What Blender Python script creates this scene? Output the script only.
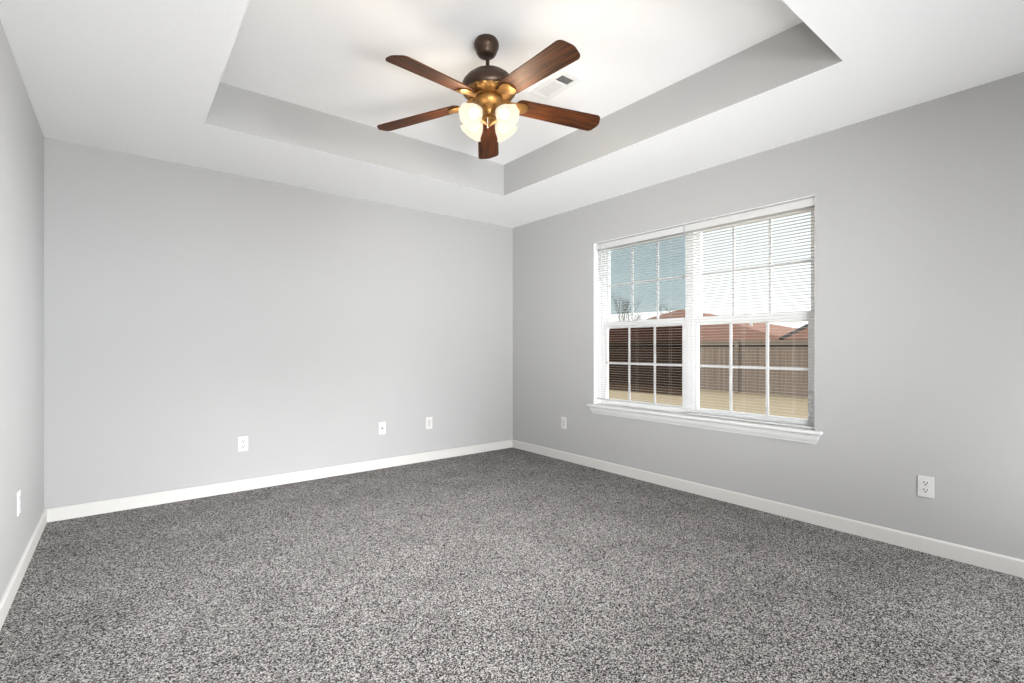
import bpy, bmesh, math, random
from mathutils import Vector, Matrix

# ------------------------------------------------------------------ scene, camera, light
S = bpy.context.scene
C = S.collection
for o in list(bpy.data.objects):
    bpy.data.objects.remove(o)
S.view_settings.view_transform = 'Standard'
S.view_settings.look = 'None'
S.view_settings.exposure = 0.0
S.view_settings.gamma = 1.0
S.view_settings.use_curve_mapping = False
S.cycles.use_denoising = True
S.cycles.max_bounces = 10
S.cycles.diffuse_bounces = 7
S.cycles.transparent_max_bounces = 24
S.cycles.sample_clamp_indirect = 6.0

YAW = math.atan2(390.0, 491.0)          # the room's axes are turned from the view
CAM_Z = 1.109
cam = bpy.data.cameras.new('camera')
cam.sensor_width = 36.0
cam.lens = 491.0 / 1024.0 * 36.0
cam.shift_y = 6.0 / 1024.0
cam.clip_start = 0.02
cam.clip_end = 400
cam_o = bpy.data.objects.new('camera', cam)
C.objects.link(cam_o)
cam_o.location = (0, 0, CAM_Z)
cam_o.rotation_euler = (math.pi / 2, 0, -YAW)
S.camera = cam_o

# bright overcast sky with blue-grey cloud patches
SKY = 1.3
w = bpy.data.worlds.new('sky')
S.world = w
w.use_nodes = True
nt = w.node_tree
nt.nodes.clear()
n_out = nt.nodes.new('ShaderNodeOutputWorld')
n_bg = nt.nodes.new('ShaderNodeBackground')
n_tc = nt.nodes.new('ShaderNodeTexCoord')
n_map = nt.nodes.new('ShaderNodeMapping')
n_map.inputs['Scale'].default_value = (2.2, 2.2, 7.0)
n_no = nt.nodes.new('ShaderNodeTexNoise')
n_no.inputs['Scale'].default_value = 1.3
n_no.inputs['Detail'].default_value = 5
n_rp = nt.nodes.new('ShaderNodeValToRGB')
n_rp.color_ramp.elements[0].position = 0.38
n_rp.color_ramp.elements[0].color = (0.80, 0.87, 0.90, 1)
n_rp.color_ramp.elements[1].position = 0.62
n_rp.color_ramp.elements[1].color = (0.92, 1.0, 1.0, 1)
n_sep = nt.nodes.new('ShaderNodeSeparateXYZ')
n_el = nt.nodes.new('ShaderNodeMapRange')
n_el.inputs['From Min'].default_value = 0.03
n_el.inputs['From Max'].default_value = 0.16
n_mx = nt.nodes.new('ShaderNodeMix')
n_mx.data_type = 'RGBA'
n_mx.inputs['A'].default_value = (1.0, 1.0, 0.99, 1)
nt.links.new(n_tc.outputs['Generated'], n_map.inputs['Vector'])
nt.links.new(n_map.outputs['Vector'], n_no.inputs['Vector'])
nt.links.new(n_no.outputs['Fac'], n_rp.inputs['Fac'])
nt.links.new(n_tc.outputs['Generated'], n_sep.inputs[0])
nt.links.new(n_sep.outputs['Z'], n_el.inputs['Value'])
nt.links.new(n_el.outputs['Result'], n_mx.inputs['Factor'])
nt.links.new(n_rp.outputs['Color'], n_mx.inputs['B'])
nt.links.new(n_mx.outputs['Result'], n_bg.inputs['Color'])
n_bg.inputs['Strength'].default_value = SKY
nt.links.new(n_bg.outputs['Background'], n_out.inputs['Surface'])


def area(name, loc, target, sx, sy, watts, spread=180, col=(0.985, 0.993, 1.0)):
    l = bpy.data.lights.new(name, 'AREA')
    l.shape = 'RECTANGLE'
    l.size, l.size_y = sx, sy
    l.energy = watts
    l.color = col
    l.spread = math.radians(spread)
    o = bpy.data.objects.new(name, l)
    C.objects.link(o)
    o.location = loc
    o.rotation_euler = (Vector(target) - Vector(loc)).to_track_quat('-Z', 'Y').to_euler()
    return o


# unseen fill lights added behind the camera to brighten walls, ceiling and floor
area('hall_ceiling_fill', (1.5, -1.6, 2.4), (1.5, -1.2, 0), 1.6, 0.8, 155)
area('hall_side_fill', (3.05, -0.35, 0.8), (0.6, 4, 1.9), 0.5, 1.4, 8)
area('hall_floor_fill', (2.7, -0.35, 0.25), (2.2, 0.9, 2.44), 0.8, 0.4, 10)
area('fill_left_wall', (2.9, -2.0, 1.2), (-.387, 1.9, 1.2), 0.8, 0.8, 46, 50, (0.96, 0.98, 1.0))
area('fill_back_wall', (1.0, -2.0, 0.9), (1.5, 4.28, 1.1), 0.8, 0.8, 9, 35)
area('fill_right_wall', (0.15, -1.6, 0.9), (3.41, 3.2, 1.5), 0.9, 0.9, 24, 50)
area('fill_up', (0.7, -1.6, 0.2), (1.3, 3.7, 2.44), 1.4, 0.4, 6.5, 46)
area('fill_window_up', (0.15, -1.0, 0.4), (2.9, 3.1, 2.44), 0.9, 0.6, 11, 62)
area('fill_down', (1.2, -1.5, 2.3), (1.2, 3.0, 0), 2.4, 0.5, 31, 32)

# hazy low sun, coming in between the blind slats
sun = bpy.data.lights.new('sun', 'SUN')
sun.energy = 8.0
sun.angle = math.radians(28)
sun_o = bpy.data.objects.new('sun', sun)
C.objects.link(sun_o)
_el, _az = math.radians(9), math.radians(20)
sun_o.rotation_euler = Vector((-math.cos(_el) * math.cos(_az), math.cos(_el) * math.sin(_az), -math.sin(_el))).to_track_quat('-Z', 'Y').to_euler()

LAMP_W = 6.5
LAMP_COL = (1.0, 0.85, 0.64)

# ------------------------------------------------------------------ helpers
def hexc(r, g, b):
    f = lambda c: (c / 255 / 12.92) if c / 255 <= 0.04045 else ((c / 255 + 0.055) / 1.055) ** 2.4
    return (f(r), f(g), f(b), 1)


def mat(name, col, rough=0.6, metal=0.0, bump=None, var=None, spec=None):
    m = bpy.data.materials.new(name)
    m.use_nodes = True
    nt = m.node_tree
    b = nt.nodes['Principled BSDF']
    b.inputs['Base Color'].default_value = col
    b.inputs['Roughness'].default_value = rough
    b.inputs['Metallic'].default_value = metal
    if spec is not None:
        b.inputs['Specular IOR Level'].default_value = spec
    tc = nt.nodes.new('ShaderNodeTexCoord')
    if var:
        scale, col2 = var
        no = nt.nodes.new('ShaderNodeTexNoise')
        no.inputs['Scale'].default_value = scale
        no.inputs['Detail'].default_value = 4
        mx = nt.nodes.new('ShaderNodeMix')
        mx.data_type = 'RGBA'
        mx.inputs['A'].default_value = col
        mx.inputs['B'].default_value = col2
        nt.links.new(tc.outputs['Object'], no.inputs['Vector'])
        nt.links.new(no.outputs['Fac'], mx.inputs['Factor'])
        nt.links.new(mx.outputs['Result'], b.inputs['Base Color'])
    if bump:
        scale, dist = bump
        no = nt.nodes.new('ShaderNodeTexNoise')
        no.inputs['Scale'].default_value = scale
        no.inputs['Detail'].default_value = 2
        bp = nt.nodes.new('ShaderNodeBump')
        bp.inputs['Strength'].default_value = 0.25
        bp.inputs['Distance'].default_value = dist
        nt.links.new(tc.outputs['Object'], no.inputs['Vector'])
        nt.links.new(no.outputs['Fac'], bp.inputs['Height'])
        nt.links.new(bp.outputs['Normal'], b.inputs['Normal'])
    return m


def box(bm, x0, x1, y0, y1, z0, z1, mi=0, bev=0.0):
    vs = [bm.verts.new((x, y, z)) for x in (x0, x1) for y in (y0, y1) for z in (z0, z1)]
    q = [(0, 1, 3, 2), (4, 6, 7, 5), (0, 4, 5, 1), (2, 3, 7, 6), (0, 2, 6, 4), (1, 5, 7, 3)]
    fs = [bm.faces.new([vs[i] for i in f]) for f in q]
    for f in fs:
        f.material_index = mi
    if bev:
        es = list({e for f in fs for e in f.edges})
        bmesh.ops.bevel(bm, geom=es, offset=bev, segments=2, affect='EDGES', profile=0.6)
    return fs


def lathe(bm, prof, n=32, mtx=None, cap=True, flute=None):
    """prof: (radius, z) list; optional flute(k, i, r) gives the radius of ring i at angle k"""
    rings = []
    for i, (r, z) in enumerate(prof):
        ring = []
        for k in range(n):
            a = 2 * math.pi * k / n
            rr = flute(a, i, r) if flute else r
            v = Vector((rr * math.cos(a), rr * math.sin(a), z))
            ring.append(bm.verts.new(mtx @ v if mtx else v))
        rings.append(ring)
    for a, b in zip(rings, rings[1:]):
        for k in range(n):
            bm.faces.new((a[k], a[(k + 1) % n], b[(k + 1) % n], b[k]))
    if cap:
        bm.faces.new(list(reversed(rings[0])))
        bm.faces.new(rings[-1])


def tube(bm, pts, r, n=10, r2=None):
    pts = [Vector(p) for p in pts]
    rings = []
    for i, p in enumerate(pts):
        d = (pts[min(i + 1, len(pts) - 1)] - pts[max(i - 1, 0)]).normalized()
        up = Vector((0, 0, 1)) if abs(d.z) < 0.95 else Vector((1, 0, 0))
        u = d.cross(up).normalized()
        v = d.cross(u)
        rr = r if r2 is None else r + (r2 - r) * i / (len(pts) - 1)
        rings.append([bm.verts.new(p + (u * math.cos(2 * math.pi * k / n) + v * math.sin(2 * math.pi * k / n)) * rr) for k in range(n)])
    for a, b in zip(rings, rings[1:]):
        for k in range(n):
            bm.faces.new((a[k], a[(k + 1) % n], b[(k + 1) % n], b[k]))
    bm.faces.new(list(reversed(rings[0])))
    bm.faces.new(rings[-1])


def obj(name, bm, mats, parent=None, smooth=False, loc=None):
    bmesh.ops.recalc_face_normals(bm, faces=bm.faces)
    me = bpy.data.meshes.new(name)
    bm.to_mesh(me)
    bm.free()
    for m in (mats if isinstance(mats, (list, tuple)) else [mats]):
        me.materials.append(m)
    if smooth:
        for p in me.polygons:
            p.use_smooth = True
        me.set_sharp_from_angle(angle=math.radians(40))
    o = bpy.data.objects.new(name, me)
    C.objects.link(o)
    if parent:
        o.parent = parent
    if loc:
        o.location = loc
    return o


def struct(name, bm, mats, smooth=False):
    o = obj(name, bm, mats, None, smooth)
    o['kind'] = 'structure'
    return o


def thing(name, label, cat, loc=(0, 0, 0), rz=0.0, group=None):
    o = bpy.data.objects.new(name, None)
    C.objects.link(o)
    o.empty_display_size = 0.05
    o.location = loc
    o.rotation_euler = (0, 0, rz)
    o['label'] = label
    o['category'] = cat
    if group:
        o['group'] = group
    return o


B = bmesh.new

# ------------------------------------------------------------------ materials
M_wall = mat('grey wall paint', (0.387, 0.387, 0.385, 1), 0.75, bump=(180, 0.002), spec=0.25)
M_ceil = mat('white ceiling paint', (0.89, 0.89, 0.89, 1), 0.85, bump=(120, 0.003), spec=0.2)
M_trim = mat('white trim paint', (0.56, 0.555, 0.535, 1), 0.45)
M_vinyl = mat('white window vinyl', (0.86, 0.865, 0.87, 1), 0.4)
M_grid = mat('window grid bars', (0.66, 0.665, 0.67, 1), 0.45)
M_sill = mat('white sill paint', (0.66, 0.665, 0.66, 1), 0.35)
M_plate = mat('white plastic plate', (0.58, 0.58, 0.57, 1), 0.35)
M_slot = mat('dark slot', (0.02, 0.02, 0.02, 1), 0.6)
M_vent = mat('white register paint', (0.80, 0.80, 0.80, 1), 0.5)
M_duct = mat('grey duct', (0.14, 0.14, 0.14, 1), 0.7)
M_inset = mat('pale grey plastic', (0.47, 0.47, 0.46, 1), 0.35)
M_blind = mat('white blind slats', (0.52, 0.52, 0.515, 1), 0.45)
M_cord = mat('white cord', (0.8, 0.8, 0.8, 1), 0.6)
M_bronze = mat('dark bronze', (0.055, 0.035, 0.026, 1), 0.42, 0.75, var=(40, (0.085, 0.055, 0.038, 1)))
M_brass = mat('antique brass', (0.36, 0.20, 0.065, 1), 0.42, 0.85, var=(60, (0.22, 0.115, 0.04, 1)))


def wood_mat():
    m = bpy.data.materials.new('walnut blade')
    m.use_nodes = True
    nt = m.node_tree
    b = nt.nodes['Principled BSDF']
    tc = nt.nodes.new('ShaderNodeTexCoord')
    mp = nt.nodes.new('ShaderNodeMapping')
    mp.inputs['Scale'].default_value = (3.0, 45.0, 20.0)
    no = nt.nodes.new('ShaderNodeTexNoise')
    no.inputs['Scale'].default_value = 1.6
    no.inputs['Detail'].default_value = 6
    no.inputs['Distortion'].default_value = 0.6
    rp = nt.nodes.new('ShaderNodeValToRGB')
    rp.color_ramp.elements[0].position = 0.33
    rp.color_ramp.elements[0].color = (0.016, 0.0045, 0.0017, 1)
    rp.color_ramp.elements[1].position = 0.68
    rp.color_ramp.elements[1].color = (0.098, 0.029, 0.007, 1)
    nt.links.new(tc.outputs['Object'], mp.inputs['Vector'])
    nt.links.new(mp.outputs['Vector'], no.inputs['Vector'])
    nt.links.new(no.outputs['Fac'], rp.inputs['Fac'])
    nt.links.new(rp.outputs['Color'], b.inputs['Base Color'])
    b.inputs['Roughness'].default_value = 0.6
    b.inputs['Specular IOR Level'].default_value = 0.2
    return m


M_wood = wood_mat()


def carpet_mat():
    m = bpy.data.materials.new('speckled grey carpet')
    m.use_nodes = True
    nt = m.node_tree
    b = nt.nodes['Principled BSDF']
    b.inputs['Roughness'].default_value = 1.0
    b.inputs['Specular IOR Level'].default_value = 0.05
    tc = nt.nodes.new('ShaderNodeTexCoord')
    vo = nt.nodes.new('ShaderNodeTexVoronoi')
    vo.inputs['Scale'].default_value = 240
    no = nt.nodes.new('ShaderNodeTexNoise')
    no.inputs['Scale'].default_value = 150
    no.inputs['Detail'].default_value = 3
    sp = nt.nodes.new('ShaderNodeSeparateColor')
    ad = nt.nodes.new('ShaderNodeMath'); ad.operation = 'MULTIPLY_ADD'
    ad.inputs[1].default_value = 0.55
    ml = nt.nodes.new('ShaderNodeMath'); ml.operation = 'MULTIPLY'
    ml.inputs[1].default_value = 0.45
    rp = nt.nodes.new('ShaderNodeValToRGB')
    e = rp.color_ramp.elements
    e[0].position = 0.26; e[0].color = (0.012, 0.011, 0.011, 1)
    e[1].position = 0.76; e[1].color = (0.46, 0.445, 0.435, 1)
    k = e.new(0.46); k.color = (0.088, 0.083, 0.081, 1)
    # soft large patches where the pile leans another way
    big = nt.nodes.new('ShaderNodeTexNoise')
    big.inputs['Scale'].default_value = 3.2
    big.inputs['Detail'].default_value = 3
    mr = nt.nodes.new('ShaderNodeMapRange')
    mr.inputs['From Min'].default_value = 0.3
    mr.inputs['From Max'].default_value = 0.7
    mr.inputs['To Min'].default_value = 0.86
    mr.inputs['To Max'].default_value = 1.12
    mx = nt.nodes.new('ShaderNodeMix'); mx.data_type = 'RGBA'; mx.blend_type = 'MULTIPLY'
    mx.inputs['Factor'].default_value = 1.0
    L = nt.links.new
    L(tc.outputs['Object'], vo.inputs['Vector'])
    L(tc.outputs['Object'], no.inputs['Vector'])
    L(tc.outputs['Object'], big.inputs['Vector'])
    L(vo.outputs['Color'], sp.inputs[0])
    L(no.outputs['Fac'], ml.inputs[0])
    L(sp.outputs[0], ad.inputs[0])
    L(ml.outputs[0], ad.inputs[2])
    L(ad.outputs[0], rp.inputs['Fac'])
    L(big.outputs['Fac'], mr.inputs['Value'])
    L(rp.outputs['Color'], mx.inputs['A'])
    L(mr.outputs['Result'], mx.inputs['B'])
    L(mx.outputs['Result'], b.inputs['Base Color'])
    bp = nt.nodes.new('ShaderNodeBump')
    bp.inputs['Strength'].default_value = 0.5
    bp.inputs['Distance'].default_value = 0.005
    L(ad.outputs[0], bp.inputs['Height'])
    L(bp.outputs['Normal'], b.inputs['Normal'])
    return m


M_carpet = carpet_mat()


def glass_mat(name, tint, gloss=0.05):
    m = bpy.data.materials.new(name)
    m.use_nodes = True
    nt = m.node_tree
    nt.nodes.clear()
    out = nt.nodes.new('ShaderNodeOutputMaterial')
    tr = nt.nodes.new('ShaderNodeBsdfTransparent')
    tr.inputs['Color'].default_value = tint
    gl = nt.nodes.new('ShaderNodeBsdfGlossy')
    gl.inputs['Roughness'].default_value = 0.03
    mx = nt.nodes.new('ShaderNodeMixShader')
    mx.inputs[0].default_value = gloss
    nt.links.new(tr.outputs[0], mx.inputs[1])
    nt.links.new(gl.outputs[0], mx.inputs[2])
    nt.links.new(mx.outputs[0], out.inputs[0])
    return m


M_glass = glass_mat('clear window glass', (0.98, 0.985, 0.98, 1), 0.003)
M_tint = glass_mat('pale dimming sheet', (0.66, 0.72, 0.735, 1), 0.0)
M_dim_dark = glass_mat('dark dimming sheet', (0.43, 0.39, 0.37, 1), 0.0)

# ------------------------------------------------------------------ room shell
XL, XR, YB, YN, H, HT = -0.387, 3.41, 4.28, -0.30, 2.44, 2.710
TX0, TX1, TY0, TY1 = 0.384, 2.622, 0.83, 3.415
WY0, WY1, WZ0, WZ1 = 1.232, 3.08, 0.585, 2.07      # window opening

bm = B()
box(bm, XL - 0.2, XR + 0.2, -6.2, YB + 0.2, -0.2, 0)
struct('floor', bm, M_carpet)

bm = B()
box(bm, XL - 0.2, XR + 0.2, YB, YB + 0.18, 0, 3.0)
struct('wall_back', bm, M_wall)
bm = B()
box(bm, XL - 0.18, XL, -6.2, YB, 0, 3.0)
struct('wall_left', bm, M_wall)
bm = B()
XO = XR + 0.20
box(bm, XR, XO, -6.2, WY0, 0, 3.0)
box(bm, XR, XO, WY1, YB, 0, 3.0)
box(bm, XR, XO, WY0, WY1, 0, WZ0 - 0.025)
box(bm, XR, XO, WY0, WY1, WZ1, 3.0)
struct('wall_right', bm, M_wall)
bm = B()            # near wall: a wide cased opening to the hall behind the camera
box(bm, XL, -0.2, YN - 0.14, YN, 0, H)
box(bm, 3.1, XR, YN - 0.14, YN, 0, H)
struct('wall_near', bm, M_wall)
bm = B()
box(bm, XL - 0.2, XR + 0.2, -6.35, -6.2, 0, 3.0)
struct('wall_hall', bm, M_wall)

bm = B()            # dropped border round a raised tray
box(bm, XL, TX0, -6.2, YB, H, 3.0)
box(bm, TX1, XR, -6.2, YB, H, 3.0)
box(bm, TX0, TX1, TY1, YB, H, 3.0)
box(bm, TX0, TX1, -6.2, TY0, H, 3.0)
box(bm, TX0, TX1, TY0, TY1, HT, 3.0)
for f in bm.faces:
    c = f.calc_center_median()
    f.normal_update()
    if abs(f.normal.z) < 0.5 and min(abs(c.x - TX0), abs(c.x - TX1), abs(c.y - TY0), abs(c.y - TY1)) < 0.001:
        f.material_index = 1
struct('ceiling', bm, [M_ceil, M_wall])


def baseboard(name, x0, x1, y0, y1, axis, sgn):
    bm = B()
    h, t = 0.083, 0.014
    prof = [(0, 0), (t, 0), (t, h - 0.008), (t - 0.004, h - 0.002), (t - 0.008, h), (0, h)]
    ends = []
    for e in (0, 1):
        ring = []
        for d, z in prof:
            if axis == 'x':
                ring.append(bm.verts.new(((x0, x1)[e], y0 + sgn * d, z)))
            else:
                ring.append(bm.verts.new((x0 + sgn * d, (y0, y1)[e], z)))
        ends.append(ring)
    n = len(prof)
    for k in range(n):
        bm.faces.new((ends[0][k], ends[0][(k + 1) % n], ends[1][(k + 1) % n], ends[1][k]))
    bm.faces.new(ends[0]); bm.faces.new(ends[1])
    struct(name, bm, M_trim)


baseboard('baseboard_back', XL, XR, YB, YB, 'x', -1)
baseboard('baseboard_left', XL, XL, YN, YB - 0.014, 'y', 1)
baseboard('baseboard_right', XR, XR, YN, YB - 0.014, 'y', -1)

# white boards lining the window opening
bm = B()
box(bm, XR + 0.002, XO - 0.02, WY0 - 0.001, WY0 + 0.003, WZ0, WZ1)
box(bm, XR + 0.002, XO - 0.02, WY1 - 0.003, WY1 + 0.001, WZ0, WZ1)
box(bm, XR + 0.002, XO - 0.02, WY0, WY1, WZ1 - 0.003, WZ1 + 0.001)
struct('trim_2', bm, M_vinyl)

# window stool and apron moulding, returned at both ends
bm = B()
prof = [(0.040, 0.588), (0.046, 0.582), (0.046, 0.572), (0.040, 0.564), (0.032, 0.560), (0.028, 0.550), (0.024, 0.535),
        (0.016, 0.520), (0.010, 0.512), (0.008, 0.503)]
rings = []
for d, z in prof:
    rings.append([bm.verts.new(p) for p in ((XR, WY0 - d, z), (XR - d, WY0 - d, z), (XR - d, WY1 + d, z), (XR, WY1 + d, z))])
for a, b in zip(rings, rings[1:]):
    for k in range(4):
        bm.faces.new((a[k], a[(k + 1) % 4], b[(k + 1) % 4], b[k]))
bm.faces.new(rings[0]); bm.faces.new(rings[-1])
box(bm, XR, XR + 0.11, WY0, WY1, 0.560, 0.588)
struct('trim_1', bm, M_sill)

# ------------------------------------------------------------------ windows
MUL = 2.165
ZM = 1.315          # meeting rail


def ring_frame(bm, x0, x1, y0, y1, z0, z1, wl, wr, wb, wt, bev=0.003):
    box(bm, x0, x1, y0, y0 + wl, z0, z1, 0, bev)
    box(bm, x0, x1, y1 - wr, y1, z0, z1, 0, bev)
    box(bm, x0, x1, y0 + wl, y1 - wr, z0, z0 + wb, 0, bev)
    box(bm, x0, x1, y0 + wl, y1 - wr, z1 - wt, z1, 0, bev)


def make_window(name, y0, y1, dim_sheets, sl=0.034, sr=0.034):
    root = bpy.data.objects.new(name, None)
    C.objects.link(root)
    root['kind'] = 'structure'
    bm = B()
    ring_frame(bm, XR + 0.095, XR + 0.185, y0, y1, WZ0, WZ1, sl, sr, 0.028, 0.026)
    obj('window_frame', bm, M_vinyl, root)
    for nm, za, zb, xa, wb, wt in (('upper_sash', ZM - 0.03, WZ1 - 0.024, XR + 0.145, 0.065, 0.03),
                                   ('lower_sash', WZ0 + 0.026, ZM + 0.03, XR + 0.102, 0.026, 0.050)):
        ya, yb = y0 + sl - 0.002, y1 - sr + 0.002
        st = 0.034
        bm = B()
        ring_frame(bm, xa, xa + 0.034, ya, yb, za, zb, st, st, wb, wt)
        sash = obj(nm, bm, M_vinyl, root)
        ga, gb, gz0, gz1 = ya + st, yb - st, za + wb, zb - wt
        bm = B()
        box(bm, xa + 0.016, xa + 0.020, ga - 0.004, gb + 0.004, gz0 - 0.004, gz1 + 0.004)
        obj('glass_pane', bm, M_glass, sash)
        bm = B()
        t = 0.0095
        zc = (gz0 + gz1) / 2
        for k in (1, 2):
            yc = ga + (gb - ga) * k / 3
            box(bm, xa + 0.008, xa + 0.015, yc - t, yc + t, gz0, gz1)
        box(bm, xa + 0.0085, xa + 0.0145, ga, gb, zc - t, zc + t)
        obj('muntin_grid', bm, M_grid, sash)
    bm = B()
    yc = (y0 + y1) / 2
    box(bm, XR + 0.096, XR + 0.112, yc - 0.03, yc + 0.03, ZM + 0.03, ZM + 0.042, 0, 0.002)
    obj('sash_lock', bm, M_vinyl, root)
    if dim_sheets:  # thin sheets added only to darken the view through this window
        bm = B()
        box(bm, XR + 0.181, XR + 0.1815, y0 + 0.05, y1 - 0.05, ZM + 0.105, WZ1 - 0.03)
        obj('upper_dim_sheet', bm, M_tint, root)
        bm = B()
        box(bm, XR + 0.160, XR + 0.1605, y0 + 0.05, y1 - 0.05, WZ0 + 0.125, ZM - 0.02)
        obj('lower_dim_sheet', bm, M_dim_dark, root)
    return root


make_window('window_1', MUL, WY1, True, 0.034, 0.020)
make_window('window_2', WY0, MUL, False, 0.046, 0.034)


def make_blind(label, y0, y1, zbot, wand_y):
    zt = WZ1 - 0.010
    root = thing('window_blind', label, 'blind', (XR + 0.035, (y0 + y1) / 2, zbot), 0, 'blinds in the double window')
    cx, cy = root.location.x, root.location.y

    def add(nm, bm, m, sm=False):
        bmesh.ops.translate(bm, verts=bm.verts, vec=(-cx, -cy, -zbot))
        return obj(nm, bm, m, root, sm)
    bm = B()
    box(bm, XR + 0.020, XR + 0.050, y0, y1, zt - 0.052, zt, 0, 0.003)
    add('headrail', bm, M_blind)
    bm = B()
    pitch = 0.0212
    zs = zt - 0.060
    xs = [(-0.0135, 0.0), (-0.006, 0.0006), (0.0, 0.0008), (0.006, 0.0006), (0.0135, 0.0)]
    rnd = random.Random(5)
    while zs > zbot + 0.03:
        tl = math.radians(-2.0 + rnd.uniform(-0.3, 0.3))
        rows = []
        for th in (0.0, 0.0003):
            for e in (y0 + 0.004, y1 - 0.004):
                rows.append([bm.verts.new((cx + px * math.cos(tl) - pz * math.sin(tl), e, zs + th + pz * math.cos(tl) + px * math.sin(tl))) for px, pz in xs])
        a, b, c, d = rows
        for k in range(4):
            bm.faces.new((a[k], b[k], b[k + 1], a[k + 1]))
            bm.faces.new((c[k], c[k + 1], d[k + 1], d[k]))
        bm.faces.new((a[0], c[0], d[0], b[0])); bm.faces.new((a[4], b[4], d[4], c[4]))
        zs -= pitch
    add('slats', bm, M_blind, True)
    bm = B()
    box(bm, XR + 0.023, XR + 0.047, y0 + 0.004, y1 - 0.004, zbot, zbot + 0.014, 0, 0.003)
    add('bottom_rail', bm, M_blind)
    for fr in (0.14, 0.5, 0.86):
        bm = B()
        yy = y0 + (y1 - y0) * fr
        for xx in (cx - 0.0135, cx + 0.0135):
            tube(bm, [(xx, yy, zbot + 0.01), (xx, yy, zt - 0.03)], 0.0003, 5)
        add('ladder_cord', bm, M_cord)
    if wand_y:
        bm = B()
        tube(bm, [(XR + 0.012, wand_y, zt - 0.34), (XR + 0.012, wand_y, zt - 0.03)], 0.0035, 6)
        box(bm, XR + 0.010, XR + 0.022, wand_y - 0.003, wand_y + 0.003, zt - 0.040, zt - 0.026)
        add('tilt_wand', bm, M_inset)
    return root


make_blind('white mini blind with tilt wand on the left window, hanging just above the sill', MUL + 0.004, WY1 - 0.010, WZ0 + 0.045, WY1 - 0.075)
make_blind('white mini blind on the right window, lowered right down to the sill', WY0 + 0.008, MUL - 0.004, WZ0 + 0.006, None)

# ------------------------------------------------------------------ wall plates
def plate_root(name, label, cat, loc, rz, group=None):
    r = thing(name, label, cat, loc, rz, group)
    bm = B()
    box(bm, -0.035, 0.035, -0.0055, 0.0, -0.057, 0.057, 0, 0.0022)
    obj('cover_plate', bm, M_plate, r)
    return r


def screw(r, z):
    bm = B()
    lathe(bm, [(0.003, 0.0), (0.003, 0.0008)], 10, Matrix.Translation((0, -0.0055, z)) @ Matrix.Rotation(math.pi / 2, 4, 'X'))
    obj('screw', bm, M_inset, r)


def duplex(label, loc, rz):
    r = plate_root('electrical_outlet', label, 'outlet', loc, rz)
    for zc in (0.0195, -0.0195):
        bm = B()
        n = 24
        pts = []
        for k in range(n):
            a = 2 * math.pi * k / n
            pts.append((max(-0.0165, min(0.0165, 0.0185 * math.cos(a))), max(-0.0145, min(0.0145, 0.0185 * math.sin(a)))))
        f0 = [bm.verts.new((x, -0.005, zc + z)) for x, z in pts]
        f1 = [bm.verts.new((x, -0.0075, zc + z)) for x, z in pts]
        bm.faces.new(f0); bm.faces.new(f1)
        for k in range(n):
            bm.faces.new((f0[k], f0[(k + 1) % n], f1[(k + 1) % n], f1[k]))
        face = obj('receptacle', bm, M_plate, r)
        bm = B()
        box(bm, -0.0092, -0.0052, -0.0079, -0.0074, zc - 0.001, zc + 0.010)
        box(bm, 0.0052, 0.0092, -0.0079, -0.0074, zc + 0.000, zc + 0.009)
        lathe(bm, [(0.0038, 0.0), (0.0038, 0.0005)], 10, Matrix.Translation((0, -0.0074, zc - 0.0070)) @ Matrix.Rotation(math.pi / 2, 4, 'X'))
        obj('slots', bm, M_slot, face)
    screw(r, 0)
    return r


def decora(label, loc, rz):
    r = plate_root('wall_plate', label, 'wall plate', loc, rz)
    bm = B()
    box(bm, -0.0165, 0.0165, -0.0066, -0.005, -0.0335, 0.0335, 0, 0.0006)
    obj('insert', bm, M_inset, r)
    screw(r, 0.0485); screw(r, -0.0485)
    return r


def coax(label, loc, rz):
    r = plate_root('cable_jack', label, 'cable jack', loc, rz)
    T = Matrix.Translation((0, -0.005, 0)) @ Matrix.Rotation(math.pi / 2, 4, 'X')
    bm = B()
    lathe(bm, [(0.008, 0), (0.008, 0.003), (0.0048, 0.003), (0.0048, 0.011)], 6, T)
    obj('connector', bm, M_slot, r)
    screw(r, 0.0415); screw(r, -0.0415)
    return r


duplex('white duplex outlet on the far wall, left of the cable jack', (0.735, YB, 0.362), 0)
coax('white cable jack plate with a dark centre connector on the far wall', (1.873, YB, 0.367), 0)
decora('white wall plate on the far wall, between the cable jack and the corner', (2.359, YB, 0.368), 0)
decora('white wall plate on the right wall between the corner and the window', (XR, 3.469, 0.366), -math.pi / 2)
duplex('white duplex outlet low on the right wall, right of and below the window', (XR, 0.688, 0.355), -math.pi / 2)
duplex('white outlet seen edge-on low on the left wall', (XL, 3.287, 0.372), math.pi / 2)

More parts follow.
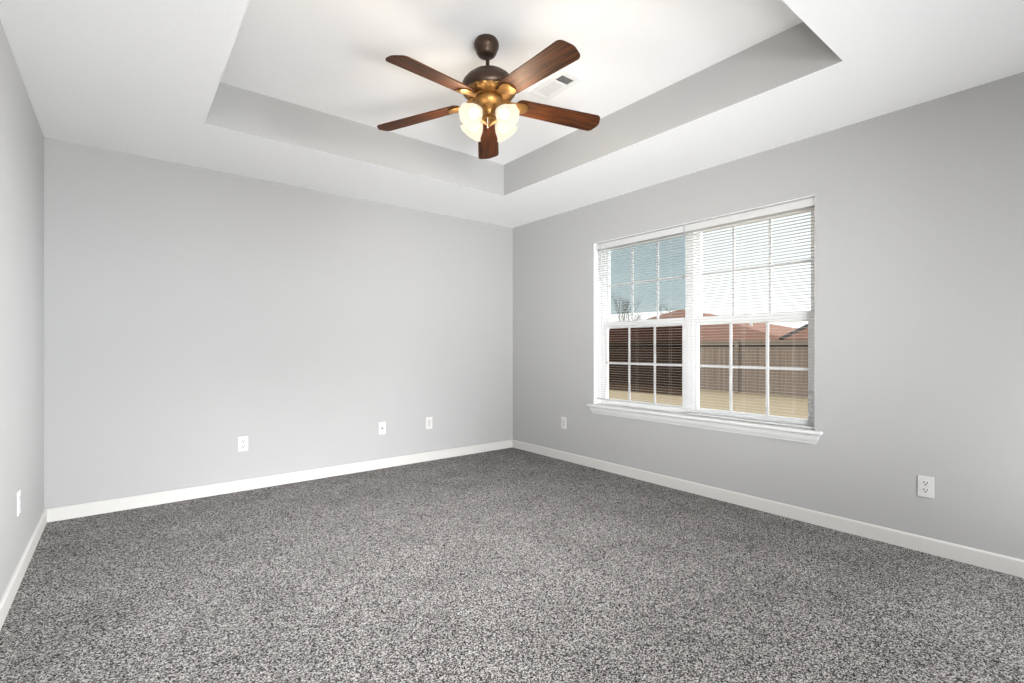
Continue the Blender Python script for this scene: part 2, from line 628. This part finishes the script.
# ------------------------------------------------------------------ ceiling register
vt = thing('ceiling_vent', 'white rectangular air register on the raised ceiling beside the fan', 'vent', (2.068, 2.186, HT))
bm = B()
hx, hy = 0.082, 0.160
ix, iy = 0.050, 0.120
for (x0, x1, y0, y1) in ((-hx, -ix, -hy, hy), (ix, hx, -hy, hy), (-ix, ix, -hy, -iy), (-ix, ix, iy, hy), (-ix, ix, -0.052, -0.040)):
    box(bm, x0, x1, y0, y1, -0.009, 0.0, 0, 0.002)
obj('frame', bm, M_vent, vt)
bm = B()
box(bm, -ix, ix, -iy, iy, -0.002, -0.0005)
obj('duct_back', bm, M_duct, vt)
bm = B()
for y0, y1, tilt in ((-0.118, -0.054, 1), (-0.038, 0.118, 0)):
    if tilt:
        for k in range(5):
            yy = y0 + (y1 - y0) * (k + 0.5) / 5
            t = -tilt * 0.004
            vs = [bm.verts.new(p) for p in ((-ix, yy - t, -0.003), (ix, yy - t, -0.003), (ix, yy + t, -0.009), (-ix, yy + t, -0.009))]
            vs2 = [bm.verts.new((v.co.x, v.co.y + 0.0012, v.co.z)) for v in vs]
            bm.faces.new(vs); bm.faces.new(vs2)
            for q in range(4):
                bm.faces.new((vs[q], vs[(q + 1) % 4], vs2[(q + 1) % 4], vs2[q]))
    else:
        for k in range(8):
            xx = -ix + 2 * ix * (k + 0.5) / 8
            box(bm, xx - 0.0045, xx + 0.0045, y0, y1, -0.0075, -0.006)
obj('louvres', bm, M_vent, vt)

# ------------------------------------------------------------------ ceiling fan
FX, FY = 1.493, 2.085
fan = thing('ceiling_fan', 'ceiling fan with five walnut blades, bronze motor and four frosted glass lamps', 'ceiling fan', (FX, FY, HT))
zf = lambda z: z - HT      # world height to fan-local
# the fan hangs a touch out of plumb
_r = Vector((math.cos(YAW), -math.sin(YAW), 0))
OFF_TOP, OFF_ROD, OFF_KIT = tuple(_r * -0.005), tuple(_r * 0.0005), tuple(_r * 0.008)

bm = B()
lathe(bm, [(0.056, zf(HT)), (0.062, zf(2.700)), (0.065, zf(2.688)), (0.064, zf(2.674)), (0.060, zf(2.664)), (0.057, zf(2.660)), (0.054, zf(2.648)), (0.046, zf(2.634)), (0.034, zf(2.625)), (0.014, zf(2.623))], 36)
obj('canopy', bm, M_bronze, fan, True, OFF_TOP)
bm = B()
lathe(bm, [(0.010, zf(2.630)), (0.010, zf(2.54))], 16)
obj('downrod', bm, M_bronze, fan, True, OFF_ROD)
bm = B()
lathe(bm, [(0.016, zf(2.556)), (0.028, zf(2.552)), (0.056, zf(2.545)), (0.090, zf(2.530)), (0.118, zf(2.508)), (0.137, zf(2.484)), (0.143, zf(2.468)), (0.143, zf(2.452)), (0.140, zf(2.440)), (0.132, zf(2.432)), (0.07, zf(2.430))], 48)
motor = obj('motor_housing', bm, M_bronze, fan, True, OFF_KIT)
bm = B()
def relief(a, i, r):
    return r + (0.0035 * math.sin(a * 20) * (1 if i in (2, 3) else 0))
lathe(bm, [(0.124, zf(2.436)), (0.132, zf(2.434)), (0.129, zf(2.428)), (0.121, zf(2.419)), (0.110, zf(2.413)), (0.060, zf(2.411))], 160, flute=relief)
obj('filigree_band', bm, M_brass, motor, True)
bm = B()
lathe(bm, [(0.060, zf(2.418)), (0.071, zf(2.404)), (0.073, zf(2.396)), (0.066, zf(2.376)), (0.050, zf(2.358)), (0.030, zf(2.344)), (0.022, zf(2.330)), (0.022, zf(2.316)), (0.032, zf(2.306)), (0.044, zf(2.294)), (0.044, zf(2.289)), (0.022, zf(2.280)), (0.012, zf(2.268)), (0.004, zf(2.260))], 40)
obj('switch_housing', bm, M_brass, fan, True, OFF_KIT)
bm = B()
tube(bm, [(-0.030, -0.030, zf(2.290)), (-0.031, -0.031, zf(2.240))], 0.0016, 6)
bmesh.ops.create_icosphere(bm, subdivisions=2, radius=0.004, matrix=Matrix.Translation((-0.031, -0.031, zf(2.237))))
obj('pull_chain', bm, M_trim, fan, True, OFF_KIT)

PH = math.radians(52)
ZBL = 2.398
PITCH = math.radians(12)


def blade_mesh():
    bm = B()
    ou = []
    r0, r1 = 0.150, 0.650
    w0, w1 = 0.056, 0.066
    # outline with rounded root and softly rounded tip corners
    c = 0.030
    for k in range(9):
        a = math.pi / 2 + math.pi * k / 8
        ou.append((r0 + 0.035 + 0.035 * math.cos(a), w0 * math.sin(a)))
    for k in range(7):
        a = -math.pi / 2 + 1.25 * k / 6
        ou.append((r1 - c - 0.012 + c * math.cos(a), -w1 + c + c * math.sin(a)))
    for k in range(1, 6):
        t = -1 + k / 3
        ou.append((r1 - 0.012 + 0.012 * (1 - t * t) - 0.001, t * (w1 - c)))
    for k in range(7):
        a = math.pi / 2 - 1.25 + 1.25 * k / 6
        ou.append((r1 - c - 0.012 + c * math.cos(a), w1 - c + c * math.sin(a)))
    t = 0.003
    lo = [bm.verts.new((x, y, -t)) for x, y in ou]
    hi = [bm.verts.new((x, y, t)) for x, y in ou]
    n = len(ou)
    bm.faces.new(lo); bm.faces.new(hi)
    for k in range(n):
        bm.faces.new((lo[k], lo[(k + 1) % n], hi[(k + 1) % n], hi[k]))
    return bm


def iron_mesh():
    """cast arm from the motor underside out to a shell-shaped pad under the blade"""
    bm = B()
    secs = [(0.070, 0.026, 0.022), (0.092, 0.024, 0.018), (0.108, 0.022, 0.006), (0.123, 0.023, -0.003), (0.140, 0.028, -0.006), (0.165, 0.037, -0.009), (0.190, 0.042, -0.010), (0.208, 0.034, -0.009), (0.220, 0.016, -0.008)]
    rings = []
    for r, wd, z in secs:
        th = 0.0035
        rings.append([bm.verts.new(p) for p in ((r, -wd, z), (r, -wd * 0.5, z - th * 1.6), (r, 0, z - th * 2.2), (r, wd * 0.5, z - th * 1.6), (r, wd, z), (r, wd, z + th), (r, 0, z + th), (r, -wd, z + th))])
    for a, b in zip(rings, rings[1:]):
        for k in range(8):
            bm.faces.new((a[k], a[(k + 1) % 8], b[(k + 1) % 8], b[k]))
    bm.faces.new(rings[0]); bm.faces.new(rings[-1])
    return bm


# each blade hangs a little differently: (turn, rise of the tip) in degrees
SAG = [(1.8, -4.7), (0, -5.7), (0, -7.1), (0, -3.3), (0.4, -2.7)]
blade0 = iron0 = None
for k in range(5):
    if k == 0:
        blade0 = obj('blade', blade_mesh(), M_wood, fan, True)
        iron0 = obj('blade_iron', iron_mesh(), M_brass, fan, True)
        bl, ir = blade0, iron0
    else:
        bl = blade0.copy(); C.objects.link(bl); bl.parent = fan
        ir = iron0.copy(); C.objects.link(ir); ir.parent = fan
    # right-hand edge (looking outward) is the raised one
    for o in (bl, ir):
        o.rotation_mode = 'XYZ'
        o.rotation_euler = (-PITCH, math.radians(-SAG[k][1]), PH + math.radians(k * 72 + SAG[k][0]))
        o.location = (0, 0, zf(ZBL))

# four lamps on short arms
def glow_mat(name, col, strength, base):
    m = bpy.data.materials.new(name)
    m.use_nodes = True
    b = m.node_tree.nodes['Principled BSDF']
    b.inputs['Base Color'].default_value = base
    b.inputs['Roughness'].default_value = 0.4
    b.inputs['Emission Color'].default_value = col
    b.inputs['Emission Strength'].default_value = strength
    return m


M_bulb = glow_mat('lit bulb', (1.0, 0.9, 0.72, 1), 3.0, (0.9, 0.9, 0.85, 1))
M_shade = bpy.data.materials.new('frosted lamp glass')
M_shade.use_nodes = True
_nt = M_shade.node_tree
_nt.nodes.clear()
_o = _nt.nodes.new('ShaderNodeOutputMaterial')
_d = _nt.nodes.new('ShaderNodeBsdfDiffuse'); _d.inputs['Color'].default_value = (0.03, 0.028, 0.025, 1)
_t = _nt.nodes.new('ShaderNodeBsdfTranslucent'); _t.inputs['Color'].default_value = (0.02, 0.019, 0.016, 1)
_x = _nt.nodes.new('ShaderNodeBsdfTransparent'); _x.inputs['Color'].default_value = (1, 0.97, 0.92, 1)
_e = _nt.nodes.new('ShaderNodeEmission'); _e.inputs['Color'].default_value = (1.0, 0.90, 0.74, 1); _e.inputs['Strength'].default_value = 0.60
_m1 = _nt.nodes.new('ShaderNodeMixShader'); _m1.inputs[0].default_value = 0.55
_m2 = _nt.nodes.new('ShaderNodeMixShader'); _m2.inputs[0].default_value = 0.40
_a = _nt.nodes.new('ShaderNodeAddShader')
_nt.links.new(_d.outputs[0], _m1.inputs[1]); _nt.links.new(_t.outputs[0], _m1.inputs[2])
_nt.links.new(_m1.outputs[0], _m2.inputs[1]); _nt.links.new(_x.outputs[0], _m2.inputs[2])
_nt.links.new(_m2.outputs[0], _a.inputs[0]); _nt.links.new(_e.outputs[0], _a.inputs[1])
_nt.links.new(_a.outputs[0], _o.inputs[0])

camaz = math.atan2(-FY, -FX)
TILT = math.radians(52)           # from straight down, outward
for k in range(4):
    az = camaz + math.pi / 4 + k * math.pi / 2
    # lamp frame: +Z runs out of the shade's mouth
    root = Vector((0.062 * math.cos(az), 0.062 * math.sin(az), zf(2.328)))
    axis = Vector((math.sin(TILT) * math.cos(az), math.sin(TILT) * math.sin(az), -math.cos(TILT)))
    R = axis.to_track_quat('Z', 'Y').to_matrix().to_4x4()
    T = Matrix.Translation(root) @ R
    bm = B()
    tube(bm, [(0.02 * math.cos(az), 0.02 * math.sin(az), zf(2.345)), tuple(root * 0.6 + Vector((0.02 * math.cos(az), 0.02 * math.sin(az), zf(2.352))) * 0.4), tuple(root)], 0.008, 10)
    lathe(bm, [(0.010, -0.004), (0.020, 0.0), (0.022, 0.016), (0.020, 0.02)], 20, T)
    obj('lamp_arm', bm, M_brass, fan, True, OFF_KIT)
    bm = B()
    KS = 1.07
    outer = [(0.021, 0.010), (0.026, 0.020), (0.036, 0.034), (0.045, 0.052), (0.049, 0.070), (0.053, 0.084), (0.060, 0.094)]
    outer = [(r * KS, z * KS) for r, z in outer]
    inner = [(r - 0.003, z) for r, z in reversed(outer)]
    def fl(a, i, r):
        m = min(i, 13 - i)
        return r * (1 + 0.035 * math.cos(8 * a) * max(0, (m - 3) / 3))
    lathe(bm, outer + inner, 64, T, cap=False, flute=fl)
    sh = obj('glass_shade', bm, M_shade, fan, True, OFF_KIT)
    bm = B()
    lathe(bm, [(0.010, 0.018), (0.013, 0.026), (0.022, 0.046), (0.025, 0.058), (0.022, 0.070), (0.012, 0.079), (0.004, 0.081)], 20, T)
    bu = obj('bulb', bm, M_bulb, sh, True)
    l = bpy.data.lights.new('lamp_light', 'POINT')
    l.energy = LAMP_W
    l.color = LAMP_COL
    l.shadow_soft_size = 0.045
    lo = bpy.data.objects.new('lamp_light', l)
    C.objects.link(lo)
    lo.parent = fan
    lo.location = Vector(OFF_KIT) + T @ Vector((0, 0, 0.115))

# ------------------------------------------------------------------ outside
GZ = -0.42
M_lawn = mat('dormant lawn', (0.70, 0.54, 0.36, 1), 0.95, bump=(60, 0.03), var=(7, (0.44, 0.325, 0.20, 1)), spec=0.1)
M_fence = mat('weathered cedar', (0.52, 0.41, 0.335, 1), 0.9, var=(1.0, (0.13, 0.095, 0.075, 1)), spec=0.1)
_fn = M_fence.node_tree
_mp = _fn.nodes.new('ShaderNodeMapping')
_mp.inputs['Scale'].default_value = (1.0, 11.0, 0.25)
_no = [n for n in _fn.nodes if n.type == 'TEX_NOISE'][0]
_fn.links.new([n for n in _fn.nodes if n.type == 'TEX_COORD'][0].outputs['Object'], _mp.inputs['Vector'])
_fn.links.new(_mp.outputs['Vector'], _no.inputs['Vector'])
M_rail = mat('pale cedar trim', (0.33, 0.27, 0.22, 1), 0.9, var=(9, (0.24, 0.19, 0.155, 1)), spec=0.1)
M_roof = mat('red brown shingles', (0.38, 0.195, 0.14, 1), 0.9, bump=(30, 0.01), var=(4, (0.28, 0.14, 0.10, 1)), spec=0.1)
M_fascia_shadow = mat('dark fascia and fence shadow', (0.05, 0.035, 0.028, 1), 0.7)  # eave board, and the strip painted as shadow on the fence
M_brick = mat('brick wall', (0.25, 0.13, 0.09, 1), 0.9, var=(12, (0.17, 0.09, 0.065, 1)))
M_bark = mat('bare grey bark', (0.22, 0.19, 0.165, 1), 0.9, var=(8, (0.15, 0.125, 0.11, 1)))
M_pipe = mat('white vent pipe', (0.85, 0.85, 0.85, 1), 0.4)


def pix(u, v, X):
    """a spot outdoors seen in the direction of (u, v), at room depth X"""
    a = (u - 512) / 491.0
    d = (math.sin(YAW) + math.cos(YAW) * a, math.cos(YAW) - math.sin(YAW) * a, (347.5 - v) / 491.0)
    t = X / d[0]
    return Vector((X, d[1] * t, CAM_Z + d[2] * t))


bm = B()
vs = [bm.verts.new(p) for p in ((XO, -30, GZ), (70, -30, GZ), (70, 70, GZ), (XO, 70, GZ))]
vs2 = [bm.verts.new((v.co.x, v.co.y, GZ - 3.2)) for v in vs]
bm.faces.new(vs); bm.faces.new(vs2)
for k in range(4):
    bm.faces.new((vs[k], vs[(k + 1) % 4], vs2[(k + 1) % 4], vs2[k]))
lawn = struct('lawn', bm, M_lawn)

# fence
FXX = 16.2
FT = 1.33
fence = thing('wooden_fence', 'weathered brown wooden privacy fence across the back yard outside the window', 'fence', (FXX, 10, GZ))
rnd = random.Random(3)
postY = pix(738, 345, FXX).y
bay = 2.45
y = postY - 5 * bay
while y < 25:
    bm = B()
    yy = y
    while yy < y + bay - 0.02:
        wdt = min(0.138, y + bay - yy)
        dx = rnd.uniform(-0.006, 0.006)
        box(bm, dx, 0.019 + dx, yy - 10, yy + wdt - 0.006 - 10, 0.03, FT - GZ - 0.02)
        yy += 0.14
    obj('picket_panel', bm, M_fence, fence)
    bm = B()
    box(bm, -0.045, -0.007, y - 10, y + bay - 0.01 - 10, FT - GZ - 0.14, FT - GZ - 0.02)
    box(bm, -0.055, 0.06, y - 10, y + bay - 0.01 - 10, FT - GZ - 0.02, FT - GZ + 0.018)
    obj('top_rail', bm, M_rail, fence)
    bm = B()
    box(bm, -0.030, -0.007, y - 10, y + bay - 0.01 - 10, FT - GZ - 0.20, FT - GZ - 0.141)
    obj('cap_shadow_strip', bm, M_fascia_shadow, fence)  # dark strip standing in for the shadow line under the fence cap
    y += bay
bm = B()
box(bm, -0.13, -0.06, postY - 10 - 0.06, postY - 10 + 0.06, 0.0, FT - GZ + 0.05, 0, 0.006)
obj('post', bm, M_rail, fence)


def hip_house(name, label, corners, apexes, eave_h, loc, mats=M_roof):
    """corners: near-left, near-right, far-right, far-left eave points; apexes: ridge ends (left, right)"""
    h = thing(name, label, 'house', loc)
    L = Vector(loc)
    nl, nr, fr, fl = [Vector(c) - L for c in corners]
    al, ar = [Vector(c) - L for c in apexes]
    bm = B()
    t = Vector((0, 0, -0.10))
    top = [bm.verts.new(p) for p in (nl, nr, fr, fl, al, ar)]
    bot = [bm.verts.new(p + t) for p in (nl, nr, fr, fl)]
    bm.faces.new((top[0], top[1], top[5], top[4]))
    bm.faces.new((top[1], top[2], top[5]))
    bm.faces.new((top[2], top[3], top[4], top[5]))
    bm.faces.new((top[3], top[0], top[4]))
    for k in range(4):
        bm.faces.new((top[k], top[(k + 1) % 4], bot[(k + 1) % 4], bot[k]))
    bm.faces.new(bot)
    roof = obj('roof', bm, mats, h)
    bm = B()
    ins = 0.5
    xa, xb = min(nl.x, nr.x) + ins, max(fr.x, fl.x) - ins
    ya, yb = min(nl.y, nr.y, fr.y, fl.y) + ins, max(nl.y, nr.y, fr.y, fl.y) - ins
    box(bm, xa, xb, ya, yb, 0, nl.z - 0.10)
    obj('brick_wall', bm, M_brick, h)
    return h, roof, L


# neighbour with a wide hip roof
e1, e2 = pix(560, 341.5, 20), pix(800, 341.5, 20)
ez = 1.30
a1, a2 = pix(684, 309.5, 25.5), pix(678, 309.5, 25.5)
cor = [(20, e1.y, ez), (20, e2.y, ez), (31, e2.y, ez), (31, e1.y, ez)]
hA, roofA, LA = hip_house('neighbour_house', 'wide red-brown hip roof of the neighbouring house behind the fence', cor,
                          [(25.5, max(a1.y, a2.y), a1.z), (25.5, min(a1.y, a2.y), a1.z)], 2.4, (25.5, (e1.y + e2.y) / 2, GZ))
p = pix(751, 331, 22.2)
# stand the vent pipe on the front slope
slope = (a1.z - ez) / 5.5
zroof = ez + (22.2 - 20) * slope
bm = B()
tube(bm, [(p.x - LA.x, p.y - LA.y, zroof - 0.05 - LA.z), (p.x - LA.x, p.y - LA.y, zroof + 0.42 - LA.z)], 0.06, 12)
obj('vent_pipe', bm, M_pipe, hA)

# second neighbour, further right, gable rake rising to the right
q1 = pix(783, 339.0, 17.6)
q1.y = min(q1.y, e2.y - 0.3)
q2 = pix(850, 306, 21.5)
corB = [(17.6, q1.y, q1.z), (17.6, q1.y - 9, q1.z), (27, q1.y - 9, q1.z), (27, q1.y, q1.z)]
hB, roofB, LB = hip_house('neighbour_house', 'steep brown roof with dark eave at the right edge of the window view', corB,
                          [(21.5, q2.y, q2.z), (21.5, q2.y - 3, q2.z)], 2.4, (21.5, q1.y - 4.5, GZ))
bm = B()
A = Vector((17.6, q1.y, q1.z)) - LB
Bp = Vector((21.5, q2.y, q2.z)) - LB
tube(bm, [A + Vector((-0.03, 0.05, -0.02)), Bp + Vector((-0.03, 0.05, -0.02))], 0.09, 6)
obj('eave_board', bm, M_fascia_shadow, hB)

# bare tree
def bare_tree(loc, h, seed, label):
    rnd = random.Random(seed)
    t = thing('bare_tree', label, 'tree', loc)
    bt, bb = B(), B()

    def grow(bm, p, d, ln, r, depth):
        q = p + d * ln
        mid = (p + q) / 2 + Vector((rnd.uniform(-1, 1), rnd.uniform(-1, 1), 0)) * ln * 0.06
        tube(bm, [p, mid, q], r, 5, r * 0.7)
        if depth == 0:
            return
        for k in range(rnd.choice((2, 3, 3))):
            nd = (d + Vector((rnd.uniform(-0.8, 0.8), rnd.uniform(-0.8, 0.8), rnd.uniform(-0.1, 0.5)))).normalized()
            grow(bb, q if k else p + (q - p) * 0.8, nd, ln * rnd.uniform(0.6, 0.85), max(r * 0.6, 0.008), depth - 1)
    grow(bt, Vector((0, 0, 0)), Vector((0, 0, 1)), h * 0.28, h * 0.013, 5)
    obj('trunk', bt, M_bark, t)
    obj('branches', bb, M_bark, t)


for (u, vtop, X, seed, lab) in ((622, 284, 32, 4, 'bare tree beyond the fence behind the left pane of the left window'),
                               (652, 291, 36, 9, 'smaller bare tree beyond the fence, right of the first bare tree')):
    p = pix(u, vtop, X)
    bare_tree((p.x, p.y, GZ), p.z - GZ, seed, lab)
